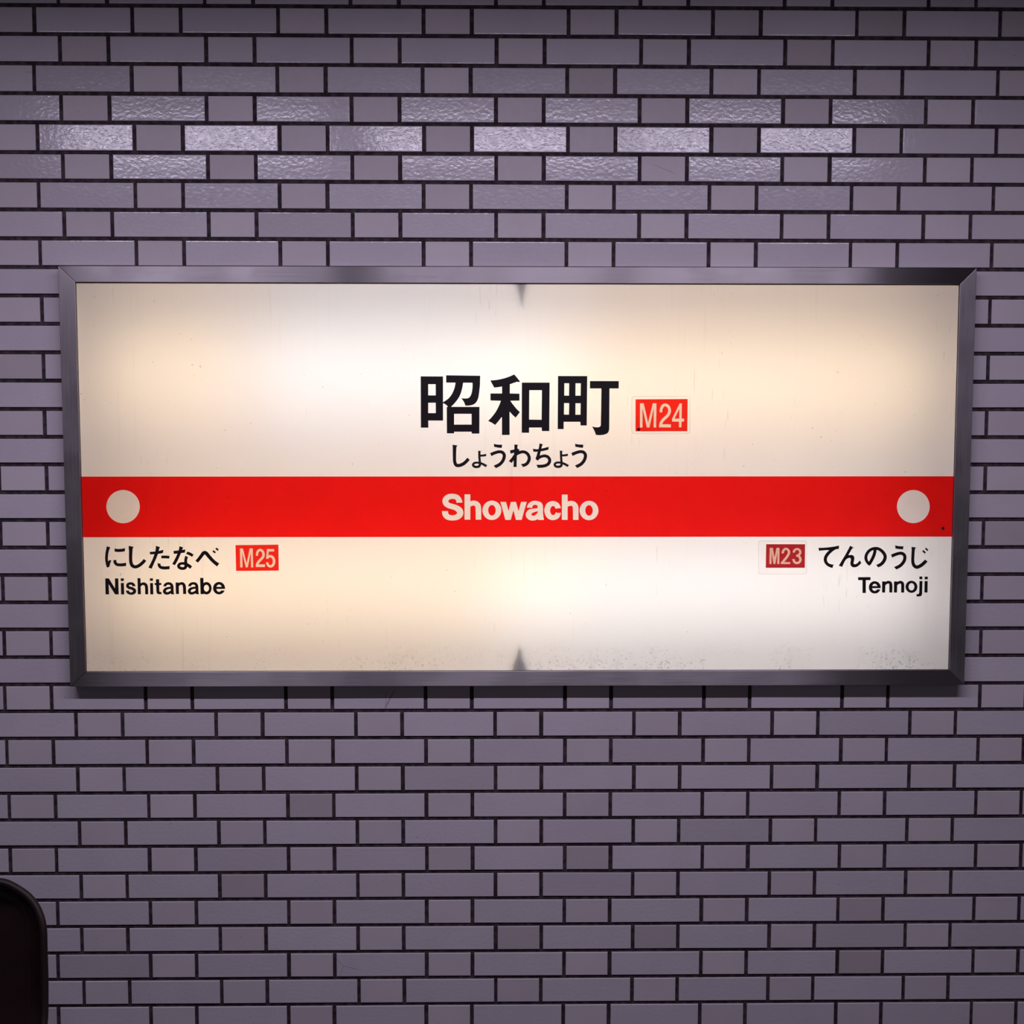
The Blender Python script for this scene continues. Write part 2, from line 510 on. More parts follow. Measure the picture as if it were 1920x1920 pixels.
# unseen wedges added behind the sheet at mid-length to shade it
M_WEDGE, g, p = principled('grey_shade_wedge', (0.10, 0.10, 0.11), 0.6)
gp = g.n('ShaderNodeNewGeometry').outputs['Position']
g.link(g.mix(g.noise(gp, 30.0, 2.0), (0.08, 0.08, 0.09), (0.12, 0.12, 0.13)), p.inputs['Base Color'])
for outline in ([(964, 528), (988, 528), (983, 552), (978, 582), (972, 552)], [(956, 1262), (994, 1262), (982, 1236), (975, 1204), (967, 1232)]):
    n_ = len(outline)
    v_ = [loc3(x, y, PANEL_W + 6.0) for x, y in outline] + [loc3(x, y, PANEL_W + 9.0) for x, y in outline]
    f_ = [tuple(range(n_)), tuple(range(2 * n_ - 1, n_ - 1, -1))] + [(i, (i + 1) % n_, n_ + (i + 1) % n_, n_ + i) for i in range(n_)]
    new_obj('shade_wedge', mesh_from('shade_wedge', v_, f_), M_WEDGE, sign)

# translucent acrylic panel
M_PANEL, nt, out = mat('aged_white_acrylic')
g = G(nt)
tc = g.n('ShaderNodeTexCoord').outputs['Object']
sep = g.n('ShaderNodeSeparateXYZ')
g.link(tc, sep.inputs[0])
X_, Z_ = sep.outputs[0], sep.outputs[2]
c = g.mix(g.ramp(g.noise(tc, 2.5, 3.0), .3, .7), (0.95, 0.922, 0.89), (0.95, 0.905, 0.86))
# faint drip streaks
stv = g.scaled(tc, (1.0, 1.0, 0.035))
streak = g.m('MULTIPLY', g.ramp(g.noise(stv, 75.0, 3.0, .6), .56, .78), g.ramp(g.noise(g.scaled(tc, (1, 1, .4), (3, 1, 2)), 4.5, 2.0), .42, .68))
c = g.mix(g.m('MULTIPLY', streak, .20), c, (0.55, 0.47, 0.40))
fine = g.m('MULTIPLY', g.ramp(g.noise(g.scaled(tc, (1, 1, .05)), 330.0, 1.0), .70, .74), g.ramp(g.noise(g.scaled(tc, (1, 1, .5), (7, 0, 4)), 7.0, 2.0), .56, .66))
c = g.mix(g.m('MULTIPLY', fine, .22), c, (0.30, 0.25, 0.22))
# specks, denser along the bottom edge
zb = loc3(960, 1256, PANEL_W).z
bottom = g.ramp(Z_, zb, zb + .085, 1.0, 0.0)
gate = g.m('MULTIPLY', bottom, g.ramp(g.noise(tc, 9.0, 3.0), .36, .62))
gate = g.m('MULTIPLY', gate, g.ramp(X_, -.75, .25, .35, 1.0))
spk = g.ramp(g.noise(tc, 165.0, 3.0, .65), .56, .70)
c = g.mix(g.m('MULTIPLY', g.m('MULTIPLY', spk, gate), .62), c, (0.16, 0.14, 0.13))
film_ = g.m('MULTIPLY', g.ramp(g.noise(tc, 34.0, 4.0, .7), .45, .75), gate)
c = g.mix(g.m('MULTIPLY', film_, .26), c, (0.40, 0.36, 0.33))
spk2 = g.m('MULTIPLY', g.ramp(g.noise(tc, 140.0, 1.0), .775, .80), g.ramp(g.noise(tc, 5.0, 1.0), .45, .6))
c = g.mix(g.m('MULTIPLY', spk2, .40), c, (0.22, 0.18, 0.16))
tr = g.n('ShaderNodeBsdfTranslucent')
g.link(c, tr.inputs['Color'])
pr = g.n('ShaderNodeBsdfPrincipled')
g.link(c, pr.inputs['Base Color'])
pr.inputs['Roughness'].default_value = .42
pr.inputs['Specular IOR Level'].default_value = .35
mx = g.n('ShaderNodeMixShader')
mx.inputs[0].default_value = .35
g.link(tr.outputs[0], mx.inputs[1])
g.link(pr.outputs[0], mx.inputs[2])
g.link(mx.outputs[0], out.inputs[0])
PE = [(x + (-3 if x < 960 else 3), y + (-3 if y < 900 else 3)) for x, y in GI]
panel = new_obj('sign_panel', mesh_from('sign_panel', [loc3(x, y, PANEL_W) for x, y in PE], [(0, 1, 2, 3)]), M_PANEL, sign)
tag(panel, 'aged off-white translucent acrylic panel, dusty along the bottom edge')

# ------------------------------------------------------------------ lettering
# Every character is drawn as strokes and outlines, merged through a distance field, and traced to clean contours.
STEP = 0.25
def catmull(pts, sub=10):
    P_ = np.array(pts, float)
    if len(P_) == 2:
        t = np.linspace(0, 1, sub + 1)[:, None]
        return P_[0] * (1 - t) + P_[1] * t
    Q = np.vstack([2 * P_[0] - P_[1], P_, 2 * P_[-1] - P_[-2]])
    res = []
    for i in range(1, len(Q) - 2):
        p0, p1, p2, p3 = Q[i - 1:i + 3]
        for t in np.arange(sub) / sub:
            res.append(.5 * (2 * p1 + (p2 - p0) * t + (2 * p0 - 5 * p1 + 4 * p2 - p3) * t * t + (3 * p1 - p0 - 3 * p2 + p3) * t ** 3))
    res.append(P_[-1])
    return np.array(res)

def poly_sdf(poly, gx, gy):
    d = np.full(gx.shape, 1e9)
    ins = np.zeros(gx.shape, bool)
    n = len(poly)
    for i in range(n):
        ax_, ay = poly[i]
        bx, by = poly[(i + 1) % n]
        ex, ey = bx - ax_, by - ay
        L2 = ex * ex + ey * ey
        if L2 < 1e-12: continue
        t = np.clip(((gx - ax_) * ex + (gy - ay) * ey) / L2, 0, 1)
        d = np.minimum(d, (gx - ax_ - t * ex) ** 2 + (gy - ay - t * ey) ** 2)
        if ay != by:
            ins ^= ((ay > gy) != (by > gy)) & (gx < (bx - ax_) * (gy - ay) / (by - ay) + ax_)
    d = np.sqrt(d)
    return np.where(ins, -d, d)

def stroke_quads(pts, cap0=None, cap1=None):
    S = catmull(pts)
    xy, wd = S[:, :2], S[:, 2] / 2
    tan = np.gradient(xy, axis=0)
    tan /= np.maximum(np.linalg.norm(tan, axis=1), 1e-9)[:, None]
    nor = np.stack([-tan[:, 1], tan[:, 0]], 1)
    Lp, Rp = xy + nor * wd[:, None], xy - nor * wd[:, None]
    for cap, i in ((cap0, 0), (cap1, -1)):
        if cap is not None:
            a, b = np.array(cap[0], float), np.array(cap[1], float)
            if np.linalg.norm(a - Lp[i]) + np.linalg.norm(b - Rp[i]) > np.linalg.norm(b - Lp[i]) + np.linalg.norm(a - Rp[i]):
                a, b = b, a
            Lp[i], Rp[i] = a, b
    quads = [np.array([Lp[i], Lp[i + 1], Rp[i + 1], Rp[i]]) for i in range(len(xy) - 1)]
    def to_cap(q, i):                                        # distance to the straight end of the stroke
        a, b = Lp[i], Rp[i]
        e = (b - a) / max(np.linalg.norm(b - a), 1e-9)
        t = np.clip((q - a) @ e, 0, np.linalg.norm(b - a))
        return np.linalg.norm(q - a - t * e)
    discs = [(xy[i], min(wd[i] * .97, to_cap(xy[i], 0) * .96, to_cap(xy[i], -1) * .96)) for i in range(1, len(xy) - 1)]
    return quads, discs

def glyph_contours(org, sc, prims):
    T = lambda q: (np.array(q, float) / sc + np.array(org, float))
    parts = []
    for pr_ in prims:
        k = pr_[0]
        if k in ('poly', 'sub'):
            parts.append((k, T(pr_[1])))
        elif k in ('rect', 'subrect'):
            x0, y0, x1, y1 = pr_[1]
            parts.append(('poly' if k == 'rect' else 'sub', T([(x0, y0), (x1, y0), (x1, y1), (x0, y1)])))
        elif k == 'ring':
            cx, cy, ro, so, ri, si = pr_[1]
            t = np.linspace(0, 2 * np.pi, 72, endpoint=False)
            e = lambda a, b: T(np.stack([cx + a * np.cos(t), cy + b * np.sin(t)], 1))
            parts.append(('ring', e(ro, so), e(ri, si)))
        elif k == 'str':
            pts = [(*T((x, y)), w / sc) for x, y, w in pr_[1]]
            c0 = T(pr_[2]) if len(pr_) > 2 and pr_[2] else None
            c1 = T(pr_[3]) if len(pr_) > 3 and pr_[3] else None
            parts.append(('str', *stroke_quads(pts, c0, c1)))
    allp = np.vstack([np.vstack(q[1]) if q[0] == 'str' else q[1] for q in parts if q[0] != 'sub'])
    lo, hi = allp.min(0) - 1.5, allp.max(0) + 1.5
    xs = np.arange(lo[0], hi[0] + STEP, STEP) + .0137
    ys = np.arange(lo[1], hi[1] + STEP, STEP) + .0071
    D = np.full((len(ys), len(xs)), 3.0)
    def window(pts, m=2.0):
        a, b = pts.min(0) - m, pts.max(0) + m
        i0, i1 = np.searchsorted(xs, [a[0], b[0]])
        j0, j1 = np.searchsorted(ys, [a[1], b[1]])
        return slice(j0, j1), slice(i0, i1)
    def apply(pts, fn, op):
        w = window(pts)
        gx, gy = np.meshgrid(xs[w[1]], ys[w[0]])
        if gx.size:
            D[w] = op(D[w], fn(gx, gy))
    for q in parts:
        if q[0] == 'poly': apply(q[1], lambda a, b: poly_sdf(q[1], a, b), np.minimum)
        elif q[0] == 'sub': apply(q[1], lambda a, b: -poly_sdf(q[1], a, b), np.maximum)
        elif q[0] == 'ring': apply(q[1], lambda a, b: np.maximum(poly_sdf(q[1], a, b), -poly_sdf(q[2], a, b)), np.minimum)
        else:
            for quad in q[1]:
                apply(quad, lambda a, b: poly_sdf(quad, a, b), np.minimum)
            for c_, r_ in q[2]:
                apply(np.array([c_ - r_, c_ + r_]), lambda a, b: np.hypot(a - c_[0], b - c_[1]) - r_, np.minimum)
    return trace(D, xs, ys)

def trace(D, xs, ys):                      # marching squares on the zero level
    ny, nx = D.shape
    I = D < 0
    act = np.argwhere((I[:-1, :-1] ^ I[:-1, 1:]) | (I[:-1, :-1] ^ I[1:, :-1]) | (I[1:, 1:] ^ I[1:, :-1]) | (I[1:, 1:] ^ I[:-1, 1:]))
    def cross(j0, i0, j1, i1):
        a, b = D[j0, i0], D[j1, i1]
        t = a / (a - b)
        return (xs[i0] + (xs[i1] - xs[i0]) * t, ys[j0] + (ys[j1] - ys[j0]) * t)
    nxt, pos = {}, {}
    for j, i in act:
        c = [(j, i), (j, i + 1), (j + 1, i + 1), (j + 1, i)]
        s = [I[q] for q in c]
        keys = [('h', j, i), ('v', j, i + 1), ('h', j + 1, i), ('v', j, i)]
        ent, ext = [], []
        for e in range(4):
            a, b = c[e], c[(e + 1) % 4]
            if s[e] != s[(e + 1) % 4]:
                if keys[e] not in pos: pos[keys[e]] = cross(*a, *b)
                (ext if s[e] else ent).append(keys[e])
        if len(ent) == 1:
            nxt[ent[0]] = ext[0]
        else:
            order = [keys[e] for e in range(4)]
            for a in ent:
                k = order.index(a)
                nxt[a] = order[(k + 1) % 4] if order[(k + 1) % 4] in ext else order[(k - 1) % 4]
    loops, left = [], set(nxt)
    while left:
        s0 = next(iter(left))
        lp, cur = [], s0
        while cur in left:
            left.discard(cur)
            lp.append(pos[cur])
            cur = nxt[cur]
        if len(lp) > 8:
            lp = simplify(np.array(lp), .035)
            area = .5 * np.sum(lp[:, 0] * np.roll(lp[:, 1], -1) - lp[:, 1] * np.roll(lp[:, 0], -1))
            if abs(area) > .6:
                loops.append(lp)
    return loops

def simplify(p_, eps):
    n = len(p_)
    far = int(np.argmax(np.hypot(*(p_ - p_[0]).T)))
    keep = np.zeros(n + 1, bool)
    q = np.vstack([p_, p_[:1]])
    keep[[0, far, n]] = True
    stack = [(0, far), (far, n)]
    while stack:
        a, b = stack.pop()
        if b - a < 2: continue
        d = q[b] - q[a]
        L = np.hypot(*d)
        seg = q[a + 1:b] - q[a]
        dist = np.abs(seg[:, 0] * d[1] - seg[:, 1] * d[0]) / L if L > 1e-9 else np.hypot(*seg.T)
        k = int(np.argmax(dist))
        if dist[k] > eps:
            keep[a + 1 + k] = True
            stack += [(a, a + 1 + k), (a + 1 + k, b)]
    return q[:-1][keep[:-1]]

def sheet(name, loops, w, material, parent, thick=0.0):
    """Flat shape cut out of sheet: contours in photo px placed on the sign plane w; even-odd holes."""
    cu = bpy.data.curves.new(name, 'CURVE')
    cu.dimensions = '2D'
    cu.fill_mode = 'BOTH'
    cu.extrude = thick / 2000
    for lp in loops:
        sp = cu.splines.new('POLY')
        sp.points.add(len(lp) - 1)
        for pt, (x, y) in zip(sp.points, lp):
            q = loc3(x, y, w)
            pt.co = (q.x, q.z, 0, 1)
        sp.use_cyclic_u = True
    ob = bpy.data.objects.new(name, cu)
    COL.objects.link(ob)
    dg = bpy.context.evaluated_depsgraph_get()
    me = bpy.data.meshes.new_from_object(ob.evaluated_get(dg))
    bpy.data.objects.remove(ob)
    bpy.data.curves.remove(cu)
    co = np.empty(len(me.vertices) * 3)
    me.vertices.foreach_get('co', co)
    co = co.reshape(-1, 3)
    co = np.stack([co[:, 0], w / 1000 - co[:, 2], co[:, 1]], 1)
    me.vertices.foreach_set('co', co.ravel())
    me.update()
    me.name = name
    me.materials.clear()
    return new_obj(name, me, material, parent)

M_INK, g, p = principled('black_vinyl', (0.010, 0.0065, 0.009), 0.45, 0, .35)
gp = g.n('ShaderNodeNewGeometry').outputs['Position']
g.link(g.mix(g.noise(gp, 30.0, 2.0), (0.007, 0.0045, 0.007), (0.013, 0.009, 0.011)), p.inputs['Base Color'])

def film(name, tint, body, share, gloss=.25):
    """Coloured see-through film: light of the panel passes and takes its tint, plus a little light scattered on its face."""
    m, nt, out = mat(name)
    g = G(nt)
    gp = g.n('ShaderNodeTexCoord').outputs['Object']
    va = g.ramp(g.noise(gp, 8.0, 4.0, .6), .3, .7, 0.0, 1.0)
    t = g.n('ShaderNodeBsdfTransparent')
    g.link(g.mix(va, tint, tuple(x * .955 for x in tint)), t.inputs['Color'])
    d = g.n('ShaderNodeBsdfPrincipled')
    d.inputs['Base Color'].default_value = (*body, 1)
    d.inputs['Roughness'].default_value = .4
    d.inputs['Specular IOR Level'].default_value = gloss
    mx = g.n('ShaderNodeMixShader')
    mx.inputs[0].default_value = share
    g.link(t.outputs[0], mx.inputs[1])
    g.link(d.outputs[0], mx.inputs[2])
    g.link(mx.outputs[0], out.inputs[0])
    return m
M_RED = film('red_film', (1.0, 0.017, 0.016), (0.70, 0.008, 0.014), .11)
M_RED2 = film('bright_red_sticker', (1.0, 0.036, 0.022), (0.75, 0.03, 0.02), .18)
M_RED3 = film('faded_crimson_sticker', (0.54, 0.030, 0.036), (0.50, 0.03, 0.035), .25)
M_PALE = film('pale_lettering_film', (0.99, 0.93, 0.90), (0.75, 0.68, 0.66), .04)
M_PALE2 = film('pinkish_lettering_film', (0.95, 0.80, 0.69), (0.75, 0.62, 0.55), .12)
M_PALE3 = film('salmon_lettering_film', (0.86, 0.56, 0.44), (0.7, 0.45, 0.38), .15)
M_CLEAR = film('clear_sticker_film', (1.0, 0.995, 0.985), (0.8, 0.75, 0.7), .012)
M_EDGE = film('grubby_sticker_edge', (0.86, 0.82, 0.79), (0.4, 0.36, 0.33), .03)

def circle_loop(cx, cy, rx, ry=None, n=72):
    t = np.linspace(0, 2 * np.pi, n, endpoint=False)
    return np.stack([cx + rx * np.cos(t), cy + (ry or rx) * np.sin(t)], 1)

def move(prims, dx, dy):
    out = []
    for q in prims:
        k = q[0]
        if k in ('rect', 'subrect'):
            a = q[1]
            out.append((k, (a[0] + dx, a[1] + dy, a[2] + dx, a[3] + dy)))
        elif k == 'ring':
            a = q[1]
            out.append((k, (a[0] + dx, a[1] + dy, *a[2:])))
        elif k == 'str':
            caps = [None if c_ is None else [(x + dx, y + dy) for x, y in c_] for c_ in q[2:]]
            out.append((k, [(x + dx, y + dy, w) for x, y, w in q[1]], *caps))
        else:
            out.append((k, [(x + dx, y + dy) for x, y in q[1]]))
    return out

INK_W = PANEL_W - .45
K = 1920 / 130
KANJI = [
    ((780, 695), [('poly', [(130, 158), (748, 160), (748, 1382), (340, 1382), (340, 1578), (135, 1578)]),
        ('subrect', (338, 374, 546, 685)), ('subrect', (338, 888, 547, 1176)),
        ('poly', [(835, 128), (1778, 142), (1772, 335), (835, 330)]),
        ('poly', [(1095, 320), (1092, 360), (1070, 470), (1038, 560), (1000, 640), (955, 708), (900, 770), (830, 825), (760, 865), (740, 872), (740, 893),
                  (790, 915), (840, 948), (885, 998), (895, 1020), (960, 1020), (985, 985), (1050, 922), (1110, 850), (1160, 785), (1200, 718),
                  (1235, 640), (1262, 555), (1285, 460), (1305, 335), (1305, 320)]),
        ('poly', [(1563, 320), (1567, 380), (1565, 470), (1550, 580), (1534, 648), (1508, 703), (1470, 748), (1430, 766), (1380, 772), (1255, 766),
                  (1300, 820), (1340, 890), (1368, 970), (1440, 969), (1510, 960), (1590, 938), (1640, 905), (1680, 858), (1712, 795),
                  (1733, 720), (1755, 560), (1770, 420), (1775, 320)]),
        ('poly', [(852, 1003), (1757, 1004), (1755, 1742), (1545, 1742), (1540, 1690), (1057, 1690), (1053, 1737), (856, 1735)]),
        ('subrect', (1055, 1195, 1540, 1494))]),
    ((910, 695), [('poly', [(138, 270), (220, 266), (300, 258), (380, 245), (450, 230), (530, 210), (600, 188), (700, 150), (800, 105), (845, 155), (890, 208),
                  (925, 252), (957, 297), (946, 316), (880, 308), (780, 340), (680, 376), (678, 632), (945, 637), (945, 830), (692, 832), (740, 905),
                  (800, 980), (870, 1065), (957, 1148), (840, 1300), (790, 1258), (735, 1205), (680, 1140), (670, 1140), (672, 1780), (460, 1780), (460, 1290), (442, 1290),
                  (415, 1330), (370, 1390), (325, 1442), (270, 1502), (180, 1442), (76, 1392), (135, 1335), (190, 1272), (245, 1202), (290, 1138), (330, 1068), (370, 988), (405, 910),
                  (432, 832), (142, 825), (142, 632), (462, 632), (462, 438), (360, 456), (245, 468)]),
        ('poly', [(1012, 330), (1780, 330), (1770, 1672), (1567, 1672), (1560, 1575), (1212, 1575), (1210, 1720), (1008, 1718)]),
        ('sub', [(1216, 540), (1568, 540), (1558, 1360), (1212, 1356)])]),
    ((1040, 695), [('poly', [(92, 148), (902, 150), (887, 1518), (717, 1518), (712, 1416), (251, 1416), (248, 1618), (84, 1618)]),
        ('sub', [(268, 348), (402, 350), (398, 692), (264, 690)]), ('sub', [(577, 350), (724, 350), (720, 692), (575, 692)]),
        ('sub', [(260, 898), (402, 900), (396, 1217), (256, 1215)]), ('sub', [(576, 902), (720, 902), (716, 1220), (574, 1220)]),
        ('poly', [(977, 287), (1776, 288), (1772, 492), (1518, 492), (1511, 1600), (1504, 1660), (1485, 1705), (1452, 1737), (1400, 1762), (1330, 1779),
                  (1240, 1787), (1143, 1778), (1120, 1710), (1085, 1630), (1034, 1547), (1100, 1562), (1170, 1569), (1225, 1564), (1260, 1548),
                  (1276, 1520), (1280, 1480), (1295, 492), (977, 492)])])]
for org, pr_ in KANJI:
    sheet('kanji_character', glyph_contours(org, K, pr_), INK_W, M_INK, sign, .5)

A1, A2 = (840, 825), (970, 825)
SHI = [('poly', [(117, 122), (243, 140), (216, 182), (122, 200)]),
       ('str', [(170, 160, 95), (167, 300, 88), (166, 450, 82), (172, 560, 82), (208, 640, 84), (280, 656, 86), (380, 622, 86), (460, 560, 85), (527, 482, 84)], None, [(496, 455), (560, 508)])]
YO = [('poly', [(774, 275), (850, 283), (836, 306), (779, 306)]),
      ('str', [(808, 285, 60), (806, 400, 56), (815, 530, 58), (822, 615, 60), (805, 672, 64), (740, 694, 62), (672, 680, 62), (645, 640, 60), (672, 596, 56),
               (735, 582, 54), (800, 588, 52), (870, 608, 58), (930, 638, 62), (990, 672, 64)], None, [(1008, 650), (975, 697)]),
      ('str', [(815, 402, 54), (910, 398, 54), (980, 384, 60)], None, [(980, 353), (985, 414)])]
U_ = [('poly', [(1180, 97), (1230, 112), (1300, 120), (1392, 122), (1382, 204), (1290, 196), (1186, 176)]),
      ('str', [(1098, 376, 84), (1180, 340, 80), (1290, 306, 78), (1385, 312, 80), (1440, 370, 82), (1442, 450, 82), (1400, 550, 82), (1320, 632, 82), (1204, 692, 84)],
       [(1082, 340), (1114, 413)], [(1174, 660), (1234, 726)])]
WA = [('poly', [(1706, 112), (1802, 126), (1786, 152), (1782, 215), (1839, 252), (1822, 300), (1775, 370), (1770, 430), (1764, 695), (1684, 695), (1690, 520), (1635, 592), (1565, 540), (1640, 455),
                (1700, 365), (1702, 328), (1660, 335), (1610, 352), (1594, 266), (1650, 256), (1706, 243)]),
      ('str', [(1740, 372, 76), (1840, 322, 76), (1940, 304, 76), (2033, 345, 80), (2084, 430, 80), (2082, 515, 82), (2043, 592, 82), (1985, 636, 80), (1903, 658, 84)], None, [(1874, 624), (1936, 691)])]
CHI = [('str', [(405, 262, 78), (480, 270, 66), (560, 264, 66), (680, 243, 68), (803, 212, 70)], [(402, 224), (412, 300)], [(808, 178), (800, 246)]),
       ('poly', [(568, 88), (658, 110), (632, 158), (618, 225), (598, 310), (572, 412), (520, 532), (466, 486), (500, 385), (525, 300), (548, 220), (564, 150)]),
       ('str', [(505, 508, 60), (570, 446, 70), (690, 408, 74), (785, 436, 78), (833, 515, 78), (806, 602, 80), (735, 652, 80), (640, 673, 80), (508, 676, 80)], None, [(490, 634), (526, 714)])]
k1 = 1920 / 140
for org, pr_ in ((A1, SHI), (A1, YO), (A1, U_), (A1, WA), (A2, CHI), (A2, move(YO, 317, -4)), (A2, move(U_, 305, -3))):
    sheet('hiragana_character', glyph_contours(org, k1, pr_), INK_W, M_INK, sign, .5)

B1, B2, C1, C2 = (190, 1015), (300, 1015), (1530, 1015), (1630, 1015)
LOWER = [
    (B1, [('poly', [(166, 146), (220, 165), (270, 182), (238, 245), (218, 320), (200, 410), (193, 520), (204, 606), (250, 554), (299, 580), (262, 670), (241, 764), (172, 789), (135, 680), (117, 570), (114, 470), (128, 330), (150, 220)]),
          ('poly', [(398, 214), (470, 228), (560, 228), (640, 220), (713, 204), (703, 300), (620, 313), (530, 320), (450, 315), (400, 306)]),
          ('str', [(405, 562, 88), (415, 635, 88), (465, 692, 88), (560, 706, 88), (650, 702, 92), (742, 692, 100)], [(358, 568), (450, 555)], [(747, 640), (740, 742)])]),
    (B1, [('poly', [(818, 136), (969, 164), (942, 215), (826, 260)]),
          ('str', [(884, 190, 112), (882, 300, 102), (878, 480, 96), (886, 620, 96), (925, 722, 98), (1020, 766, 96), (1130, 726, 96), (1230, 648, 96), (1310, 558, 96)], None, [(1270, 528), (1352, 586)])]),
    (B1, [('poly', [(1452, 314), (1530, 312), (1620, 305), (1720, 290), (1800, 270), (1861, 252), (1850, 346), (1780, 364), (1700, 378), (1600, 386), (1462, 393)]),
          ('poly', [(1637, 133), (1700, 155), (1763, 172), (1735, 220), (1718, 310), (1690, 400), (1645, 515), (1580, 660), (1510, 821), (1411, 786), (1480, 660), (1540, 535), (1590, 400), (1618, 310), (1633, 220)]),
          ('poly', [(1800, 430), (1920, 425), (2046, 436), (2036, 516), (1910, 508), (1800, 511)]),
          ('str', [(1732, 664, 88), (1738, 725, 86), (1785, 780, 88), (1880, 798, 92), (1960, 796, 92), (2046, 786, 98)], [(1690, 652), (1776, 676)], [(2048, 738), (2046, 834)])]),
    (B2, [('poly', [(404, 288), (540, 275), (660, 260), (756, 240), (750, 336), (640, 352), (540, 366), (415, 377)]),
          ('poly', [(585, 146), (640, 165), (697, 181), (668, 240), (650, 305), (620, 372), (570, 490), (510, 610), (448, 716), (367, 681), (430, 570), (480, 470), (525, 365), (557, 290), (575, 220)]),
          ('poly', [(828, 309), (875, 322), (920, 342), (965, 368), (1007, 398), (962, 466), (920, 438), (880, 418), (840, 398), (778, 378)]),
          ('str', [(800, 450, 90), (774, 545, 86), (772, 630, 86), (782, 715, 90), (755, 792, 88), (680, 816, 84), (592, 794, 84), (556, 740, 84), (590, 682, 82), (660, 663, 76), (740, 670, 84), (840, 716, 92), (932, 786, 96)],
           [(758, 430), (848, 474)], [(964, 748), (908, 822)])]),
    (B2, [('str', [(1102, 610, 96), (1180, 515, 98), (1250, 422, 100), (1298, 358, 104), (1345, 338, 106), (1396, 366, 106), (1470, 456, 104), (1590, 586, 100), (1742, 712, 108)], [(1057, 580), (1146, 641)], [(1782, 666), (1708, 754)]),
          ('poly', [(1568, 300), (1610, 266), (1682, 325), (1640, 363)]), ('poly', [(1658, 225), (1697, 188), (1764, 246), (1728, 287)])]),
    (C1, [('poly', [(75, 194), (160, 196), (250, 192), (340, 184), (420, 175), (560, 155), (691, 127), (686, 226), (630, 230), (580, 246), (500, 298), (420, 372), (385, 412), (355, 452), (332, 500), (324, 545),
                    (334, 600), (355, 635), (385, 662), (450, 688), (529, 695), (508, 745), (495, 801), (440, 786), (380, 762), (310, 715), (262, 655), (238, 600), (230, 545), (240, 480), (262, 425), (300, 365), (345, 312), (396, 265),
                    (330, 264), (250, 268), (170, 275), (90, 286)])]),
    (C1, [('poly', [(1030, 128), (1080, 165), (1139, 190), (1095, 205), (1070, 235), (1030, 305), (970, 410), (1020, 415), (1055, 405), (1090, 410), (1125, 432), (1146, 470), (1151, 520), (1140, 580), (1124, 640), (1135, 678),
                    (1175, 690), (1230, 665), (1275, 625), (1307, 573), (1361, 645), (1300, 712), (1260, 745), (1210, 770), (1150, 781), (1090, 770), (1050, 735), (1033, 690), (1033, 630), (1048, 560), (1044, 515), (1010, 492),
                    (960, 505), (920, 528), (885, 562), (840, 642), (782, 767), (684, 730), (780, 570), (900, 370), (990, 200)])]),
    (C2, [('str', [(176, 215, 88), (160, 340, 90), (128, 440, 92), (82, 540, 92), (25, 640, 92), (-2, 674, 90), (-48, 636, 86), (-92, 560, 86), (-104, 480, 86), (-82, 390, 86), (-22, 300, 86), (75, 234, 86), (200, 210, 88),
                   (320, 248, 92), (420, 338, 95), (472, 440, 96), (460, 540, 98), (410, 628, 98), (340, 694, 96), (240, 746, 92)], None, [(204, 708), (270, 786)]),
          ('poly', [(-60, 690), (0, 736), (45, 690), (0, 640)])]),
    (C2, [('poly', [(778, 116), (830, 134), (900, 146), (1026, 150), (1007, 243), (900, 233), (784, 216)]),
          ('str', [(668, 444, 95), (760, 402, 92), (880, 364, 90), (980, 362, 94), (1050, 415, 94), (1066, 495, 94), (1040, 592, 94), (970, 690, 94), (885, 756, 94), (776, 806, 92)], [(648, 400), (688, 492)], [(742, 770), (810, 846)])]),
    (C2, [('poly', [(1266, 166), (1398, 182), (1372, 225), (1272, 280)]),
          ('str', [(1322, 195, 98), (1315, 300, 92), (1304, 480, 88), (1304, 610, 90), (1340, 722, 96), (1425, 774, 100), (1535, 732, 100), (1630, 658, 100), (1710, 576, 96)], None, [(1674, 548), (1748, 606)]),
          ('poly', [(1583, 296), (1620, 260), (1697, 326), (1665, 371)]), ('poly', [(1667, 226), (1700, 190), (1772, 256), (1738, 294)])])]
for org, pr_ in LOWER:
    sheet('hiragana_character', glyph_contours(org, 16.0, pr_), INK_W, M_INK, sign, .5)

